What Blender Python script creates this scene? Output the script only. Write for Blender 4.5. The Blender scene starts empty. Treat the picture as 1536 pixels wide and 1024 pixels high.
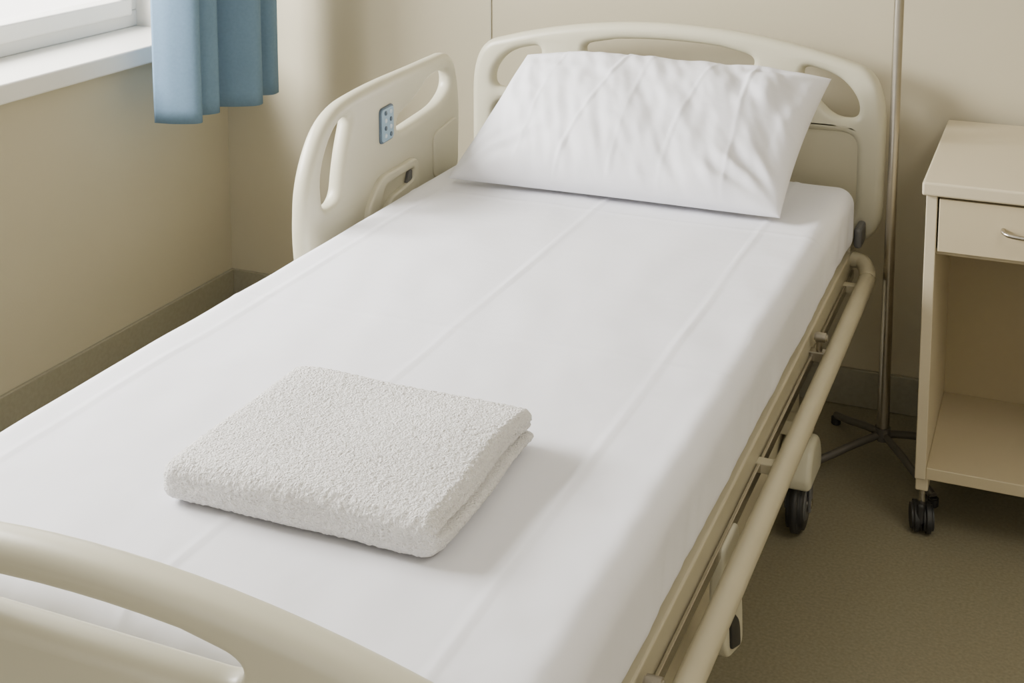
import bpy, bmesh, math, random
from mathutils import Vector, Matrix, noise
random.seed(3)
D = bpy.data
COL = bpy.context.scene.collection

# ---------------------------------------------------------------- materials
def mat(name, col, rough=0.5, var=0.06, nscale=6.0, bump=0.0, bscale=60.0, metal=0.0, spec=0.5, detail=4, bdist=0.002):
    m = D.materials.new(name); m.use_nodes = True
    nt = m.node_tree; N = nt.nodes; L = nt.links
    b = N['Principled BSDF']
    b.inputs['Roughness'].default_value = rough
    b.inputs['Metallic'].default_value = metal
    b.inputs['Specular IOR Level'].default_value = spec
    tc = N.new('ShaderNodeTexCoord')
    n = N.new('ShaderNodeTexNoise'); n.inputs['Scale'].default_value = nscale; n.inputs['Detail'].default_value = detail
    L.new(tc.outputs['Object'], n.inputs['Vector'])
    r = N.new('ShaderNodeValToRGB')
    r.color_ramp.elements[0].position = 0.3; r.color_ramp.elements[1].position = 0.7
    r.color_ramp.elements[0].color = tuple(c*(1-var) for c in col)+(1,)
    r.color_ramp.elements[1].color = tuple(min(1, c*(1+var)) for c in col)+(1,)
    L.new(n.outputs['Fac'], r.inputs['Fac']); L.new(r.outputs['Color'], b.inputs['Base Color'])
    if bump > 0:
        n2 = N.new('ShaderNodeTexNoise'); n2.inputs['Scale'].default_value = bscale; n2.inputs['Detail'].default_value = 3
        L.new(tc.outputs['Object'], n2.inputs['Vector'])
        bp = N.new('ShaderNodeBump'); bp.inputs['Strength'].default_value = bump; bp.inputs['Distance'].default_value = bdist
        L.new(n2.outputs['Fac'], bp.inputs['Height']); L.new(bp.outputs['Normal'], b.inputs['Normal'])
    return m

M_wall   = mat('wall_paint', (0.475,0.432,0.315), 0.75, 0.02, 2, 0.15, 220, bdist=0.001)
M_floor  = mat('vinyl_floor', (0.235,0.212,0.145), 0.42, 0.16, 160, 0.05, 300, bdist=0.001)
M_base   = mat('vinyl_skirting', (0.29,0.27,0.20), 0.5, 0.06, 90)
M_trim   = mat('wall_joint_strip', (0.34,0.32,0.25), 0.6, 0.02, 9)
M_ceil   = mat('ceiling_paint', (0.75,0.73,0.68), 0.8, 0.01, 3)
M_white  = mat('window_white', (0.74,0.73,0.69), 0.4, 0.02, 5)
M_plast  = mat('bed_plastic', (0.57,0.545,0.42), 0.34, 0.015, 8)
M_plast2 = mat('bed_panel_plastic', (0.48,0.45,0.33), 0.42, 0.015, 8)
M_frame  = mat('bed_frame_enamel', (0.47,0.43,0.31), 0.30, 0.03, 10)
M_steel  = mat('steel', (0.55,0.52,0.46), 0.25, 0.03, 20, metal=1.0)
M_dsteel = mat('brushed_steel_pole', (0.40,0.37,0.31), 0.3, 0.04, 30, metal=1.0)
M_dark2  = mat('dark_metal', (0.11,0.10,0.085), 0.5, 0.06, 30, metal=0.3)
M_black  = mat('black_rubber', (0.02,0.02,0.02), 0.5, 0.2, 20)
M_grey   = mat('grey_plastic', (0.12,0.12,0.12), 0.5, 0.1, 20)
M_sheet  = mat('white_sheet', (0.775,0.78,0.83), 0.85, 0.01, 3, 0.38, 9, spec=0.2, bdist=0.008)
M_pillow = mat('white_pillowcase', (0.785,0.79,0.84), 0.85, 0.01, 3, 0.40, 13, spec=0.2, bdist=0.007)
M_towel  = mat('terry_towel', (0.95,0.935,0.92), 0.95, 0.03, 300, 1.0, 330, spec=0.1, bdist=0.009)
M_curt   = mat('blue_curtain', (0.145,0.235,0.345), 0.85, 0.05, 120, 0.2, 500, spec=0.2)
M_cab    = mat('cabinet_laminate', (0.50,0.43,0.285), 0.5, 0.02, 4)
M_cabe   = mat('cabinet_edge', (0.545,0.48,0.34), 0.5, 0.02, 4)
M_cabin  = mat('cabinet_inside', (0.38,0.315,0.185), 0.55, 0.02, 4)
M_blue   = mat('control_panel_blue', (0.27,0.40,0.52), 0.4, 0.03, 20)
M_dark   = mat('control_panel_dark', (0.08,0.12,0.17), 0.4, 0.03, 20)
M_icon   = mat('control_icon', (0.55,0.65,0.72), 0.5, 0.02, 20)
M_glass = D.materials.new('window_glass'); M_glass.use_nodes = True
_n = M_glass.node_tree.nodes; _l = M_glass.node_tree.links
for x in list(_n):
    if x.type == 'BSDF_PRINCIPLED': _n.remove(x)
_t = _n.new('ShaderNodeBsdfTransparent'); _g = _n.new('ShaderNodeBsdfGlossy'); _g.inputs['Roughness'].default_value = 0.02
_m = _n.new('ShaderNodeMixShader'); _m.inputs['Fac'].default_value = 0.04
_l.new(_t.outputs[0], _m.inputs[1]); _l.new(_g.outputs[0], _m.inputs[2])
_l.new(_m.outputs[0], [x for x in _n if x.type == 'OUTPUT_MATERIAL'][0].inputs['Surface'])

# ---------------------------------------------------------------- helpers
def mesh_obj(name, me, m, parent=None, smooth=True):
    o = D.objects.new(name, me); COL.objects.link(o)
    if m is not None:
        me.materials.clear(); me.materials.append(m)
    if smooth:
        for p in me.polygons: p.use_smooth = True
    if parent:
        o.parent = parent; o.matrix_parent_inverse = Matrix.Translation(-parent.location)
    return o

def empty(name, loc):
    e = D.objects.new(name, None); e.empty_display_size = 0.1; COL.objects.link(e); e.location = loc
    return e

def from_bm(name, bm, m, parent=None, smooth=True):
    bmesh.ops.recalc_face_normals(bm, faces=bm.faces)
    me = D.meshes.new(name); bm.to_mesh(me); bm.free()
    return mesh_obj(name, me, m, parent, smooth)

def add_box(bm, lo, hi, bev=0.0, seg=3):
    r = bmesh.ops.create_cube(bm, size=1.0)
    vs = r['verts']
    for v in vs:
        v.co = Vector(((lo[i]+hi[i])/2 + v.co[i]*(hi[i]-lo[i]) for i in range(3)))
    if bev > 0:
        es = list({e for v in vs for e in v.link_edges})
        bmesh.ops.bevel(bm, geom=es, offset=bev, segments=seg, affect='EDGES', profile=0.5)

def box(name, lo, hi, m, parent=None, bev=0.0, seg=3):
    bm = bmesh.new(); add_box(bm, lo, hi, bev, seg)
    o = from_bm(name, bm, m, parent, smooth=False)
    return o

def boxes(name, lst, m, parent=None, bev=0.0):
    bm = bmesh.new()
    for lo, hi in lst: add_box(bm, lo, hi, bev, 2)
    return from_bm(name, bm, m, parent, smooth=False)

def conv(cu, name):
    o = D.objects.new('tmp', cu); COL.objects.link(o)
    dg = bpy.context.evaluated_depsgraph_get(); dg.update()
    me = D.meshes.new_from_object(o.evaluated_get(dg))
    D.objects.remove(o); me.name = name
    return me

def tube(name, pts, r, m, parent=None, smooth_curve=True, cyclic=False, res=4):
    cu = D.curves.new(name, 'CURVE'); cu.dimensions = '3D'
    cu.bevel_depth = r; cu.bevel_resolution = res; cu.use_fill_caps = True
    if smooth_curve and len(pts) > 2: pts = catmull(pts, 8, cyclic)
    s = cu.splines.new('POLY'); s.points.add(len(pts)-1)
    for i, p in enumerate(pts): s.points[i].co = (*p, 1)
    s.use_cyclic_u = cyclic
    return mesh_obj(name, conv(cu, name), m, parent)

def catmull(pts, n=8, cyclic=False):
    P = [Vector(p) for p in pts]; out = []
    k = len(P); rng = range(k if cyclic else k-1)
    for i in rng:
        p1 = P[i]; p2 = P[(i+1) % k]
        p0 = P[i-1] if (i > 0 or cyclic) else p1*2-p2
        p3 = P[(i+2) % k] if (i+2 < k or cyclic) else p2*2-p1
        for j in range(n):
            t = j/n
            out.append(0.5*((2*p1)+(p2-p0)*t+(2*p0-5*p1+4*p2-p3)*t*t+(3*p1-p0-3*p2+p3)*t**3))
    if not cyclic: out.append(P[-1])
    return out

def rounded(pts, seg=7):
    out = []; n = len(pts)
    for i in range(n):
        p = Vector(pts[i][:2]); r = pts[i][2]
        if r <= 0: out.append(p); continue
        a = Vector(pts[i-1][:2])-p; b = Vector(pts[(i+1) % n][:2])-p
        ra = min(r, a.length*0.49); rb = min(r, b.length*0.49)
        p0 = p+a.normalized()*ra; p2 = p+b.normalized()*rb
        for j in range(seg+1):
            t = j/seg
            out.append(p0*(1-t)**2+p*2*t*(1-t)+p2*t*t)
    res = []
    for p in out:
        if not res or (p-res[-1]).length > 1e-4: res.append(p)
    if (res[0]-res[-1]).length < 1e-4: res.pop()
    return res

def plate(name, outlines, thick, bev, mapf, m, parent):
    cu = D.curves.new(name, 'CURVE'); cu.dimensions = '2D'; cu.fill_mode = 'BOTH'
    cu.extrude = thick/2-bev; cu.bevel_depth = bev; cu.bevel_resolution = 4; cu.offset = -bev
    for o in outlines:
        s = cu.splines.new('POLY'); s.points.add(len(o)-1)
        for i, p in enumerate(o): s.points[i].co = (p[0], p[1], 0, 1)
        s.use_cyclic_u = True
    me = conv(cu, name)
    bm = bmesh.new(); bm.from_mesh(me)
    bmesh.ops.remove_doubles(bm, verts=bm.verts, dist=1e-5)
    for v in bm.verts: v.co = Vector(mapf(*v.co))
    o = from_bm(name, bm, m, parent, smooth=True)
    mod = o.modifiers.new('es', 'EDGE_SPLIT'); mod.split_angle = math.radians(35)
    return o

def cyl(bm, c, axis, r, h, seg=28, r2=None):
    rot = Vector((0,0,1)).rotation_difference(Vector(axis)).to_matrix().to_4x4()
    bmesh.ops.create_cone(bm, cap_ends=True, segments=seg, radius1=r, radius2=r if r2 is None else r2, depth=h,
                          matrix=Matrix.Translation(c) @ rot)

def cylo(name, c, axis, r, h, m, parent, seg=28, r2=None, bev=0.0):
    bm = bmesh.new(); cyl(bm, c, axis, r, h, seg, r2)
    if bev > 0:
        es = [e for e in bm.edges if len(e.link_faces)==2 and e.calc_face_angle(0) > 1.0]
        bmesh.ops.bevel(bm, geom=es, offset=bev, segments=3, affect='EDGES')
    o = from_bm(name, bm, m, parent)
    mod = o.modifiers.new('es', 'EDGE_SPLIT'); mod.split_angle = math.radians(40)
    return o

# ---------------------------------------------------------------- room
YB = 3.36; XL = -2.37; XR = 2.2; YF = -1.6; ZC = 2.6
box('floor', (XL-0.3, YF, -0.1), (XR+0.1, YB+0.1, 0.0), M_floor)
box('wall_back', (XL-0.3, YB, 0.0), (XR+0.1, YB+0.12, ZC), M_wall)
box('wall_right', (XR, YF, 0.0), (XR+0.1, YB, ZC), M_wall)
box('ceiling', (XL-0.3, YF, ZC), (XR+0.1, YB+0.12, ZC+0.1), M_ceil)
WY0, WY1, WZ0, WZ1 = 0.9, 3.20, 0.83, 2.15
boxes('wall_left', [((XL-0.3, YF, 0), (XL, YB, WZ0)), ((XL-0.3, YF, WZ1), (XL, YB, ZC)),
                    ((XL-0.3, YF, WZ0), (XL, WY0, WZ1)), ((XL-0.3, WY1, WZ0), (XL, YB, WZ1))], M_wall)
box('baseboard_left', (XL, YF, 0.0), (XL+0.012, YB, 0.10), M_base, bev=0.003)
box('baseboard_back', (XL+0.012, YB-0.012, 0.0), (XR, YB, 0.10), M_base, bev=0.003)
box('trim_1', (-1.485, YB-0.003, 0.10), (-1.481, YB, ZC), M_trim)

win = empty('window_1', (XL-0.25, 2.1, 0.9))
fx0, fx1 = XL-0.26, XL-0.20
def fr(y0,y1,z0,z1,w,xa,xb):
    return [((xa,y0,z0),(xb,y1,z0+w)), ((xa,y0,z1-w),(xb,y1,z1)), ((xa,y0,z0+w),(xb,y0+w,z1-w)), ((xa,y1-w,z0+w),(xb,y1,z1-w))]
boxes('outer_frame', fr(WY0,WY1,0.88,WZ1,0.05,fx0,fx1), M_white, win, bev=0.005)
ym = 2.0
boxes('sash', fr(WY0+0.045,ym,0.92,WZ1-0.045,0.05,fx0+0.01,fx1+0.018)+fr(ym+0.005,WY1-0.045,0.92,WZ1-0.045,0.05,fx0+0.01,fx1+0.018), M_white, win, bev=0.006)
box('glass_pane', (fx0+0.03, WY0+0.05, 0.94), (fx0+0.034, WY1-0.05, WZ1-0.06), M_glass, win)
box('sill_board', (XL-0.27, WY0-0.03, 0.83), (XL+0.045, WY1+0.03, 0.88), M_white, win, bev=0.006)
boxes('reveal_lining', [((XL-0.27, WY1-0.006, 0.88),(XL-0.001, WY1, WZ1))], M_white, win)

# ---------------------------------------------------------------- curtain
curt = empty('window_curtain', (-2.15, 3.03, 0.70))
path = [(2.822,-2.222),(2.832,-2.165),(2.862,-2.108),(2.90,-2.135),(2.925,-2.175),(2.955,-2.145),(2.985,-2.135),(3.01,-2.175),(3.04,-2.185),
        (3.065,-2.13),(3.10,-2.085),(3.14,-2.10),(3.165,-2.16),(3.20,-2.17),(3.23,-2.125),(3.265,-2.125)]
pp = catmull([(a,b,0) for a,b in path], 8)
bm = bmesh.new(); rows = []
NZ = 40
for k in range(NZ+1):
    z = 0.70+(2.25-0.70)*k/NZ
    row = []
    for i, p in enumerate(pp):
        w = 0.006*noise.noise(Vector((p.x*5, p.y*5, z*1.5)))
        row.append(bm.verts.new((p.y+w, p.x+0.5*w, z)))
    rows.append(row)
for a, b in zip(rows[:-1], rows[1:]):
    for i in range(len(a)-1): bm.faces.new((a[i],a[i+1],b[i+1],b[i]))
o = from_bm('curtain_cloth', bm, M_curt, curt)
s = o.modifiers.new('s','SOLIDIFY'); s.thickness = 0.004
tube('curtain_rod', [(-2.15,0.7,2.27),(-2.15,3.33,2.27)], 0.012, M_steel, curt)
for y in (0.8, 3.31): box('rod_bracket', (XL,y-0.01,2.255),(-2.14,y+0.01,2.285), M_steel, curt, bev=0.003)

# ---------------------------------------------------------------- hospital bed
BX = -0.927
bed = empty('hospital_bed', (BX, 2.1, 0.0))
def board(nm, y, dz, foot=False):
    def T(dx): return 0.992-0.068*(abs(dx)/0.47)**2
    outer = [(-0.54,0.48,0.10),(-0.54,0.905,0.13)]
    for i in range(-9,10):
        dx = i*0.045; outer.append((dx, T(dx), 0))
    outer += [(0.54,0.905,0.13),(0.54,0.48,0.10)]
    sw = 0.212 if foot else 0.225; st = 0.047 if foot else 0.043; sb = 0.897 if foot else 0.886
    slot = [(-sw,0.925,0.03)]+[(i*0.045,T(i*0.045)-st,0) for i in range(-3,4)]+[(sw,0.925,0.03),(sw-0.01,sb,0.03),(-sw+0.01,sb,0.03)]
    hr = [(0.34,0.915,0.03),(0.43,0.895,0.05),(0.478,0.84,0.06),(0.478,0.79,0.025),(0.42,0.79,0.03),(0.345,0.865,0.06)]
    hl = [(-a,b,r) for a,b,r in hr][::-1]
    rec = [(-0.475,0.535,0.05),(-0.475,0.755,0.04),(0.475,0.755,0.04),(0.475,0.535,0.05)]
    mp = lambda a,b,c: (BX+a, y+c, b+dz)
    plate(nm, [rounded(outer,10), rounded(slot), rounded(hr), rounded(hl), rounded(rec)], 0.048, 0.02, mp, M_plast, bed)
    rin = [(-0.49,0.52,0.05),(-0.49,0.77,0.04),(0.49,0.77,0.04),(0.49,0.52,0.05)]
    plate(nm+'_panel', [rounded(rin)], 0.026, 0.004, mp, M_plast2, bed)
    for sx in (-0.3, 0.3):
        box(nm+'_mount', (BX+sx-0.03, y-0.018, 0.36 if not foot else 0.30), (BX+sx+0.03, y+0.018, 0.53 if not foot else 0.45), M_frame, bed, bev=0.006)
board('headboard', 3.215, 0.0)
board('footboard', 1.03, -0.218, True)

# side rail (left of the bed)
RX = -1.475
outer = [(2.345,0.50,0.05),(2.325,0.62,0.05),(2.335,0.76,0.09),(2.43,0.885,0.12),(2.62,0.905,0.1),(2.85,0.908,0.0),(3.06,0.912,0.06),(3.10,0.80,0.08),(3.095,0.66,0.03),(3.06,0.50,0.05)]
h1 = [(2.405,0.67,0.03),(2.395,0.76,0.05),(2.455,0.845,0.05),(2.535,0.862,0.03),(2.495,0.77,0.08),(2.475,0.675,0.03)]
h2 = [(2.75,0.765,0.025),(2.98,0.785,0.06),(3.045,0.82,0.03),(3.035,0.868,0.03),(2.92,0.868,0.05),(2.86,0.83,0.06),(2.75,0.80,0.02)]
plate('side_rail', [rounded(outer,10), rounded(h1), rounded(h2)], 0.042, 0.018, lambda a,b,c: (RX+c, a, b), M_plast, bed)
pad = [(2.575,0.56,0.02),(2.575,0.625,0.03),(2.64,0.685,0.03),(2.83,0.69,0.03),(2.83,0.56,0.02)]
slo = [(2.625,0.61,0.01),(2.66,0.662,0.012),(2.805,0.668,0.01),(2.80,0.64,0.01),(2.69,0.625,0.01),(2.66,0.60,0.01)]
plate('side_rail_latch_housing', [rounded(pad), rounded(slo)], 0.02, 0.006, lambda a,b,c: (RX+0.025+c, a, b), M_plast, bed)
plate('side_rail_latch_grip', [rounded([(2.77,0.632,0.006),(2.785,0.664,0.006),(2.80,0.664,0.006),(2.80,0.635,0.006)])], 0.008, 0.001, lambda a,b,c: (RX+0.026+c, a, b), M_grey, bed)
cylo('side_rail_screw', (RX+0.036, 2.605, 0.595), (1,0,0), 0.006, 0.006, M_grey, bed)
plate('side_rail_ridge', [rounded([(2.93,0.60,0.03),(2.93,0.72,0.03),(3.07,0.74,0.03),(3.07,0.60,0.03)])], 0.012, 0.005, lambda a,b,c: (RX+0.021+c, a, b), M_plast, bed)
plate('control_panel_bezel', [rounded([(2.652,0.758,0.012),(2.652,0.842,0.012),(2.716,0.846,0.012),(2.716,0.762,0.012)])], 0.008, 0.002, lambda a,b,c: (RX+0.022+c, a, b), M_dark, bed)
plate('control_panel', [rounded([(2.656,0.762,0.01),(2.656,0.839,0.01),(2.712,0.842,0.01),(2.712,0.765,0.01)])], 0.006, 0.001, lambda a,b,c: (RX+0.0252+c, a, b), M_blue, bed)
bm = bmesh.new(); bm2 = bmesh.new()
for i in range(4):
    for j in range(2):
        y = 2.672+j*0.025; z = 0.776+i*0.018
        cyl(bm if (i+j) % 2 else bm2, (RX+0.0288, y, z), (1,0,0), 0.0055, 0.002, 12)
from_bm('control_buttons_dark', bm, M_dark, bed); from_bm('control_buttons_light', bm2, M_icon, bed)
for y in (2.5, 2.9):
    box('side_rail_arm', (RX-0.01, y-0.02, 0.40), (RX+0.012, y+0.02, 0.56), M_frame, bed, bev=0.004)
    box('side_rail_bracket', (RX-0.01, y-0.02, 0.40), (-1.44, y+0.02, 0.43), M_frame, bed, bev=0.004)

# dense rounded box
def rbox(lo, hi, r, step, disp):
    bm = bmesh.new(); lo = Vector(lo); hi = Vector(hi); dim = hi-lo
    n = [max(2, int(round(dim[i]/step))) for i in range(3)]
    for ax in range(3):
        a, b = [(1,2),(2,0),(0,1)][ax]
        for side in (0,1):
            g = []
            for i in range(n[a]+1):
                row = []
                for j in range(n[b]+1):
                    p = Vector((0,0,0)); p[ax] = hi[ax] if side else lo[ax]
                    p[a] = lo[a]+dim[a]*i/n[a]; p[b] = lo[b]+dim[b]*j/n[b]
                    row.append(bm.verts.new(p))
                g.append(row)
            for i in range(n[a]):
                for j in range(n[b]):
                    f = (g[i][j],g[i+1][j],g[i+1][j+1],g[i][j+1])
                    bm.faces.new(f if side else f[::-1])
    bmesh.ops.remove_doubles(bm, verts=bm.verts, dist=1e-5)
    for v in bm.verts:
        q = Vector([min(max(v.co[i], lo[i]+r), hi[i]-r) for i in range(3)])
        d = v.co-q
        if d.length > 1e-9: v.co = q+d.normalized()*r
        disp(v, d.normalized() if d.length > 1e-9 else Vector((0,0,1)))
    return bm
def ridge(x, c, w): return math.exp(-((x-c)/w)**2)
ML, MR, MF, MH, MB, MT = -1.412, -0.440, 1.10, 3.14, 0.49, 0.65
def disp(v, n):
    p = v.co
    if p.z > 0.60 or abs(n.z) > 0.5:
        a = 0.005*noise.noise(Vector((p.x*3, p.y*2.2, 1)))+0.0020*noise.noise(Vector((p.x*11+p.y*3, p.y*6, 4)))
        wob = 0.004*noise.noise(Vector((0, p.y*3, 7)))
        for c, h in ((-1.325,0.0026),(-0.947,0.0028),(-0.575,0.0027)):
            a += h*(0.75+0.5*noise.noise(Vector((c*9, p.y*4, 2))))*ridge(p.x, c+wob, 0.0050)
        a += 0.0018*ridge(p.y+0.004*math.sin(p.x*7), 2.70, 0.007)+0.0013*ridge(p.y, 1.98, 0.008)
        a += 0.0022*math.exp(-((p.x-(MR-0.05))/0.05)**2)*noise.noise(Vector((p.x*12, p.y*14, 6)))
        p.z += a*max(0, n.z)
    if abs(n.z) < 0.8:
        k = 1-abs(n.z)
        dz = (MT-p.z)/(MT-MB)
        s = p.y if abs(n.x) > abs(n.y) else p.x
        a = 0.006*dz*noise.noise(Vector((s*9, p.z*2.5, 3)))+0.0035*dz*noise.noise(Vector((s*26, p.z*4, 5)))
        ed = min(abs(p.y-MF), abs(p.y-MH))
        if abs(n.x) > 0.5 and ed < 0.3: a += 0.005*dz*(1-ed/0.3)*math.sin((ed*60)+p.z*20)
        if abs(n.y) > 0.5: a += 0.004*dz*math.sin(p.x*70+3*noise.noise(Vector((p.x*5,0,0))))
        p.x += n.x*k*(a-0.004*dz); p.y += n.y*k*(a-0.004*dz)
bm = rbox((ML,MF,MB), (MR,MH,MT), 0.042, 0.0060, disp)
from_bm('mattress_with_fitted_sheet', bm, M_sheet, bed)

# deck + frames
box('mattress_deck', (-1.36, 1.12, 0.462), (-0.49, 3.15, 0.490), M_frame, bed, bev=0.004)
for sg in (1,-1):
    X = lambda d: BX+sg*d
    def bx(nm, d0, d1, y0, y1, z0, z1, m=M_frame, bev=0.004):
        a, b = X(d0), X(d1); return box(nm, (min(a,b),y0,z0), (max(a,b),y1,z1), m, bed, bev)
    bx('side_beam', 0.455, 0.482, 1.08, 3.17, 0.435, 0.487)
    rr = 0.019
    tube('side_tube', [(X(0.505),1.22,0.445),(X(0.528),1.26,0.447),(X(0.530),1.4,0.447),(X(0.530),2.2,0.447),(X(0.530),2.95,0.449),(X(0.529),3.06,0.455),(X(0.512),3.11,0.468),(X(0.485),3.12,0.472)], rr, M_frame, bed)
    for y in (1.45, 2.60):
        bx('tube_bracket', 0.478, 0.525, y-0.012, y+0.012, 0.432, 0.452, M_dsteel, 0.002)
        cylo('tube_bolt', (X(0.500), y, 0.462), (0,0,1), 0.006, 0.03, M_dsteel, bed, 12)
        cylo('tube_knob', (X(0.503), y, 0.480), (1,0,0), 0.010, 0.026, M_dsteel, bed, 16, bev=0.003)
    for y in (2.12, 3.02):
        bx('tube_bracket', 0.478, 0.525, y-0.012, y+0.012, 0.428, 0.446, M_frame, 0.002)
    bx('lower_steel_strip', 0.484, 0.490, 1.10, 3.12, 0.425, 0.445, M_steel, 0.001)
    plate('release_lever_bracket', [rounded([(1.84,0.44,0.01),(1.83,0.36,0.02),(1.87,0.24,0.03),(1.98,0.20,0.03),(1.97,0.28,0.03),(1.93,0.44,0.02)])], 0.022, 0.006, lambda a,b,c: (X(0.485)+c, a, b), M_plast, bed)
    plate('release_lever', [rounded([(1.87,0.33,0.01),(1.885,0.25,0.01),(1.945,0.222,0.01),(1.935,0.27,0.02)])], 0.01, 0.002, lambda a,b,c: (X(0.485)+sg*0.010+c, a, b), M_black, bed)
    bx('base_beam', 0.36, 0.41, 1.30, 2.90, 0.17, 0.22)
    bx('head_bumper', 0.487, 0.506, 3.11, 3.185, 0.50, 0.55, M_grey, 0.008)
    bx('head_bracket', 0.44, 0.48, 3.12, 3.20, 0.44, 0.50, M_frame, 0.006)
    bx('foot_bracket', 0.42, 0.47, 1.04, 1.14, 0.42, 0.48, M_frame, 0.006)
    for y in (1.40, 2.70):
        c = Vector((X(0.45), y, 0.068))
        bm = bmesh.new(); cyl(bm, c, (1,0,0.0), 0.066, 0.034, 40)
        es = [e for e in bm.edges if e.calc_face_angle(0) > 1.0]
        bmesh.ops.bevel(bm, geom=es, offset=0.010, segments=4, affect='EDGES')
        o = from_bm('caster_wheel', bm, M_black, bed)
        cylo('caster_hub', c, (1,0,0), 0.038, 0.040, M_grey, bed, 28, bev=0.003)
        cylo('caster_axle', c, (1,0,0), 0.010, 0.058, M_steel, bed, 16)
        for s2 in (-1,1):
            box('caster_fork_leg', (X(0.45)+s2*0.025-0.003, y-0.012, 0.052), (X(0.45)+s2*0.025+0.003, y+0.012, 0.15), M_grey, bed, bev=0.002)
        dome = [(y-0.062,0.122,0.012),(y-0.070,0.155,0.04),(y-0.040,0.212,0.05),(y+0.040,0.216,0.05),(y+0.078,0.155,0.04),(y+0.066,0.118,0.012)]
        plate('caster_cover', [rounded(dome)], 0.070, 0.012, lambda a,b,c2: (X(0.45)+c2, a, b), M_plast, bed)
        cylo('caster_stem', (X(0.45), y, 0.222), (0,0,1), 0.014, 0.05, M_steel, bed)
        bx('caster_arm', 0.35, 0.475, y-0.025, y+0.025, 0.222, 0.255)
for y in (1.40, 2.05, 2.70):
    box('base_cross_member', (BX-0.38, y-0.025, 0.172), (BX+0.38, y+0.025, 0.222), M_frame, bed, bev=0.004)
for y in (1.62, 2.55):
    cylo('lift_column_outer', (BX, y, 0.28), (0,0,1), 0.05, 0.22, M_frame, bed)
    cylo('lift_column_inner', (BX, y, 0.40), (0,0,1), 0.038, 0.14, M_steel, bed)
    box('lift_cross_beam', (BX-0.46, y-0.03, 0.425), (BX+0.46, y+0.03, 0.465), M_frame, bed, bev=0.004)
    box('lift_plate', (BX-0.08, y-0.08, 0.165), (BX+0.08, y+0.08, 0.19), M_frame, bed, bev=0.004)
box('base_spine', (BX-0.03, 1.40, 0.168), (BX+0.03, 2.70, 0.20), M_frame, bed, bev=0.004)

# ---------------------------------------------------------------- pillow
NU, NV = 220, 140
ang = math.radians(34.0); ca, sa = math.cos(ang), math.sin(ang)
Lp = 0.425
bm = bmesh.new(); vt = {}
def pil(u, v, side):
    x = u*0.388*(1-0.030*(1-v*v))*(1-0.01*v)
    s = (v*(1-0.03*(1-u*u))+1)/2*Lp
    e = max(0,(1-abs(u)**2.8))*max(0,(1-abs(v)**2.6))
    th = e**0.5
    cx = -0.936+0.050*(v+1)/2
    h = (0.107 if side > 0 else -0.05)*th
    if side > 0:
        w = 0
        f = min(1, e*3)
        for c, a, wd, sl in ((-0.62,0.0020,0.012,0.03),(-0.26,0.0038,0.013,-0.05),(-0.02,0.0022,0.013,0.03),(0.33,0.0022,0.012,-0.02),(0.64,0.0040,0.014,0.04)):
            w += a*(0.7+0.7*noise.noise(Vector((c*7, v*2, 3))))*ridge(u+sl*v+0.010*math.sin(v*3+c*9), c, wd)
        w += 0.011*noise.noise(Vector((u*2.0, v*1.4, 2)))
        w += 0.0062*noise.noise(Vector((u*6+v*2.5, v*1.6, 9)))+0.0036*noise.noise(Vector((u*15+v*4, v*4, 5)))
        for cu_, cv_, k in ((1.05,1.05,1.5),(1.05,-1.05,1.2),(-1.05,-1.05,0.8),(-1.05,1.05,0.8)):
            du, dv = (u-cu_)*0.385, (v-cv_)*0.215
            r = math.hypot(du, dv); th_ = math.atan2(dv, du)
            w += k*0.0050*math.exp(-((r-0.15)/0.09)**2)*math.sin(th_*13+6*noise.noise(Vector((u*2,v*2,cu_))))
        h += w*f
    p = Vector((cx+x, 2.757+s*ca-h*sa, 0.666+s*sa+h*ca))
    p.z = max(p.z, 0.6565)
    p.y = min(p.y, 3.185)
    return p
for side in (1,-1):
    for i in range(NU+1):
        for j in range(NV+1):
            ui = -1+2*i/NU; vj = -1+2*j/NV
            u = math.sin(ui*math.pi/2)*0.4+ui*0.6; v = math.sin(vj*math.pi/2)*0.4+vj*0.6
            if side < 0 and (i in (0,NU) or j in (0,NV)):
                vt[(side,i,j)] = vt[(1,i,j)]; continue
            vt[(side,i,j)] = bm.verts.new(pil(u, v, side))
    for i in range(NU):
        for j in range(NV):
            f = [vt[(side,i,j)],vt[(side,i+1,j)],vt[(side,i+1,j+1)],vt[(side,i,j+1)]]
            bm.faces.new(f if side > 0 else f[::-1])
from_bm('pillow', bm, M_pillow)

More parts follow.
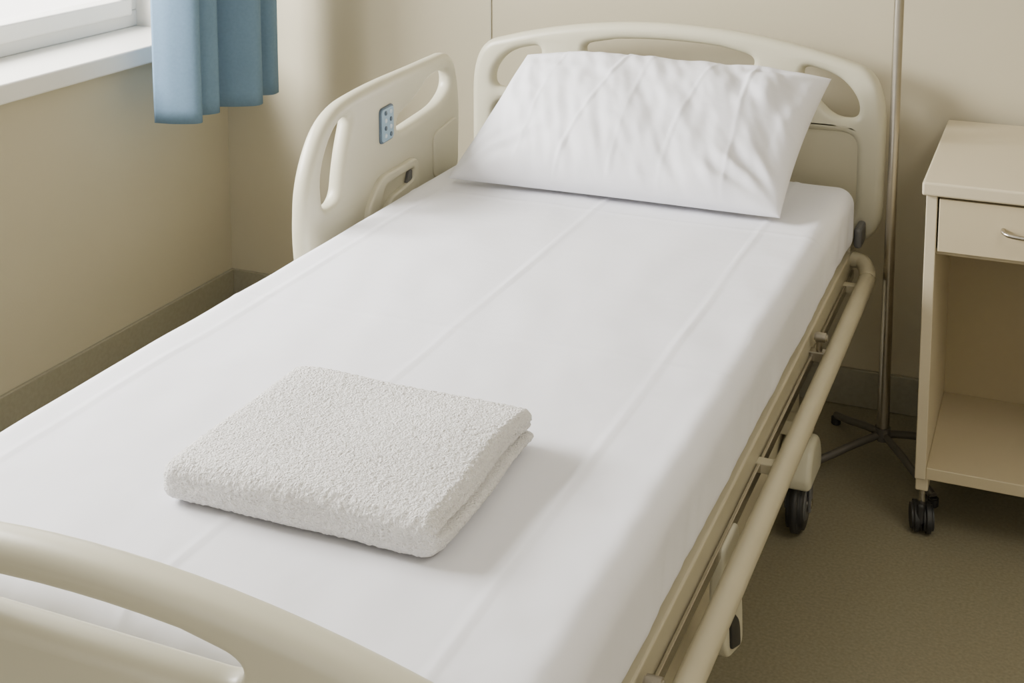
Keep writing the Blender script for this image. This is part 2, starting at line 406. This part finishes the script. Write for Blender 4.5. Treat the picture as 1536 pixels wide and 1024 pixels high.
# ---------------------------------------------------------------- folded towel
TX0, TX1, TY0, TY1, TZ0, TZ1 = -1.050, -0.658, 1.316, 1.652, 0.6535, 0.7115
def tdisp(v, n):
    p = v.co.copy()
    hz = (p.z-TZ0)/(TZ1-TZ0)
    fx = (p.x-TX0)/(TX1-TX0); fy = (p.y-TY0)/(TY1-TY0)
    ex = min(fx, 1-fx)*(TX1-TX0); ey = min(fy, 1-fy)*(TY1-TY0)
    q = p.copy()
    zc = 0.60-0.22*fy+0.05*noise.noise(Vector((p.x*6, p.y*6, 2)))
    g = math.exp(-((hz-zc)/0.055)**2)
    g2 = (math.exp(-((hz-(zc-0.27))/0.035)**2)+math.exp(-((hz-(zc+0.24))/0.03)**2))*0.16
    front = min(1.0, max(0.0, (fy-0.03)/0.08))
    if abs(n.x) > 0.15:
        q.x -= math.copysign(0.018*(g+g2)*front*min(1,abs(n.x)*1.4), n.x)
        if n.x > 0: q.x += (-0.004 if hz > zc else 0.004)*front*abs(n.x)
    if n.y > 0.15: q.y -= 0.015*(g+g2)*min(1,n.y*1.4)
    sag = 0.005*math.exp(-ex/0.045)+0.004*math.exp(-ey/0.04)
    q.z -= sag*hz
    q.z += 0.007*noise.noise(Vector((p.x*5.5, p.y*5.5, 1)))*hz
    side = 2*fx-1
    q.x += 0.008*noise.noise(Vector((p.y*7, p.z*14, 5)))*side
    q.y += 0.008*noise.noise(Vector((p.x*6, p.z*10, 8)))
    t = 0.0014*noise.noise(p*250)+0.0008*noise.noise(p*150+Vector((3,3,3)))
    q += n*t
    q.z = max(q.z, TZ0)
    v.co = q
bm = rbox((TX0,TY0,TZ0), (TX1,TY1,TZ1), 0.020, 0.0020, tdisp)
from_bm('folded_towel', bm, M_towel)

# ---------------------------------------------------------------- bedside cabinet
cab = empty('bedside_cabinet', (-0.02, 3.05, 0.0))
cx0, cx1, cy0, cy1 = -0.248, 0.208, 2.765, 3.335
zt, zb = 0.751, 0.135
box('top_board', (cx0-0.008, cy0-0.012, zt), (cx1+0.008, cy1, 0.780), M_cabe, cab, bev=0.005)
box('left_side_panel', (cx0, cy0, zb), (cx0+0.022, cy1-0.002, zt), M_cabe, cab, bev=0.002)
box('right_side_panel', (cx1-0.022, cy0, zb), (cx1, cy1-0.002, zt), M_cabe, cab, bev=0.002)
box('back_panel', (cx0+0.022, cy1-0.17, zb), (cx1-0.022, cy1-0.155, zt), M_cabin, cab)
box('bottom_shelf', (cx0+0.022, cy0+0.004, zb), (cx1-0.022, cy1-0.17, zb+0.026), M_cab, cab, bev=0.002)
box('drawer_divider', (cx0+0.022, cy0+0.02, 0.622), (cx1-0.022, cy1-0.17, 0.634), M_cab, cab)
box('drawer_front', (cx0+0.026, cy0-0.002, 0.634), (cx1-0.026, cy0+0.016, 0.745), M_cab, cab, bev=0.002)
box('drawer_body', (cx0+0.036, cy0+0.018, 0.638), (cx1-0.036, cy1-0.18, 0.738), M_cab, cab)
hx0, hx1 = -0.098, 0.055
hz = 0.022
tube('drawer_handle', [(hx0,cy0+0.002,0.674+hz),(hx0+0.002,cy0-0.016,0.672+hz),(hx0+0.02,cy0-0.028,0.670+hz),((hx0+hx1)/2,cy0-0.032,0.669+hz),(hx1-0.02,cy0-0.028,0.670+hz),(hx1-0.002,cy0-0.016,0.672+hz),(hx1,cy0+0.002,0.674+hz)], 0.0045, M_steel, cab)
for x in (cx0+0.014, cx1-0.014):
    for y in (cy0+0.03, cy1-0.05):
        box('caster_mount', (x-0.013, y-0.02, 0.105), (x+0.013, y+0.02, 0.1345), M_cabe, cab, bev=0.003)
        cylo('caster_stem', (x, y, 0.085), (0,0,1), 0.007, 0.055, M_steel, cab, 16)
        for s2 in (-1,1):
            cylo('caster_wheel', (x+s2*0.0125, y+0.008, 0.033), (1,0.25,0), 0.033, 0.021, M_black, cab, 32, bev=0.006)
        box('caster_hood', (x-0.008, y-0.022, 0.028), (x+0.008, y+0.036, 0.074), M_black, cab, bev=0.006)

# ---------------------------------------------------------------- IV stand
ivx, ivy = -0.352, 3.075
iv = empty('iv_stand', (ivx, ivy, 0.0))
cylo('pole_upper', (ivx, ivy, 1.30), (0,0,1), 0.0112, 1.40, M_dsteel, iv, 24)
cylo('pole_lower', (ivx, ivy, 0.35), (0,0,1), 0.0145, 0.56, M_dsteel, iv, 24, r2=0.0116)
cylo('base_hub', (ivx, ivy, 0.075), (0,0,1), 0.018, 0.04, M_dark2, iv, 24, bev=0.006)
for k in range(4):
    a = math.radians(90*k-50)
    d = Vector((math.cos(a), math.sin(a), 0)); c = Vector((ivx, ivy, 0))
    tube('base_leg', [c+d*0.012+Vector((0,0,0.070)), c+d*0.07+Vector((0,0,0.058)), c+d*0.15+Vector((0,0,0.036)), c+d*0.205+Vector((0,0,0.024))], 0.009, M_dark2, iv)
    q = c+d*0.205
    cylo('leg_foot', q+Vector((0,0,0.011)), (0,0,1), 0.012, 0.022, M_black, iv, 20, bev=0.003)
for s2 in (-1,1):
    tube('bag_hook', [(ivx,ivy,1.99),(ivx+s2*0.05,ivy,2.03),(ivx+s2*0.10,ivy,2.02),(ivx+s2*0.115,ivy,2.04)], 0.004, M_steel, iv)

# ---------------------------------------------------------------- light
w = D.worlds.new('world'); bpy.context.scene.world = w; w.use_nodes = True
N = w.node_tree.nodes; L = w.node_tree.links
bg = N['Background']; bg.inputs['Color'].default_value = (1.0,0.955,0.88,1)
tc = N.new('ShaderNodeTexCoord'); sp = N.new('ShaderNodeSeparateXYZ'); mr = N.new('ShaderNodeMapRange')
mr.inputs['From Min'].default_value = -0.30; mr.inputs['From Max'].default_value = -0.60
mr.inputs['To Min'].default_value = 1.0; mr.inputs['To Max'].default_value = 6.0
L.new(tc.outputs['Generated'], sp.inputs[0]); L.new(sp.outputs['X'], mr.inputs['Value']); L.new(mr.outputs['Result'], bg.inputs['Strength'])
def area(name, loc, rot, sx, sy, power, col):
    l = D.lights.new(name, 'AREA'); l.shape = 'RECTANGLE'; l.size = sx; l.size_y = sy; l.energy = power; l.color = col
    o = D.objects.new(name, l); COL.objects.link(o); o.location = loc; o.rotation_euler = rot
    return o
def aim(o, t):
    o.rotation_euler = (Vector(t)-o.location).to_track_quat('-Z','Y').to_euler()
a = area('window_daylight', (XL-0.75, 1.6, 2.0), (0,0,0), 1.7, 1.0, 310, (1.0,0.98,0.94)); aim(a, (-0.6, 2.3, 0.65))
box('added_fill_housing', (0.55, 0.7, ZC-0.03), (1.25, 1.9, ZC-0.001), M_white, None, bev=0.006)  # invented ceiling fixture, out of view, housing the added fill light
area('added_fill_light', (0.9, 1.3, ZC-0.035), (0,0,0), 0.6, 1.1, 18, (1.0,0.95,0.86))  # added fill that lifts the shaded right side of the mattress

# ---------------------------------------------------------------- camera
cd = D.cameras.new('camera'); cam = D.objects.new('camera', cd); COL.objects.link(cam)
cam.location = (0,0,1.55)
cam.rotation_euler = (math.radians(90-7.6), 0, math.radians(22.9))
cd.sensor_width = 36; cd.lens = 2000/1536*36; cd.shift_y = -545/1536
cd.clip_start = 0.05
bpy.context.scene.camera = cam
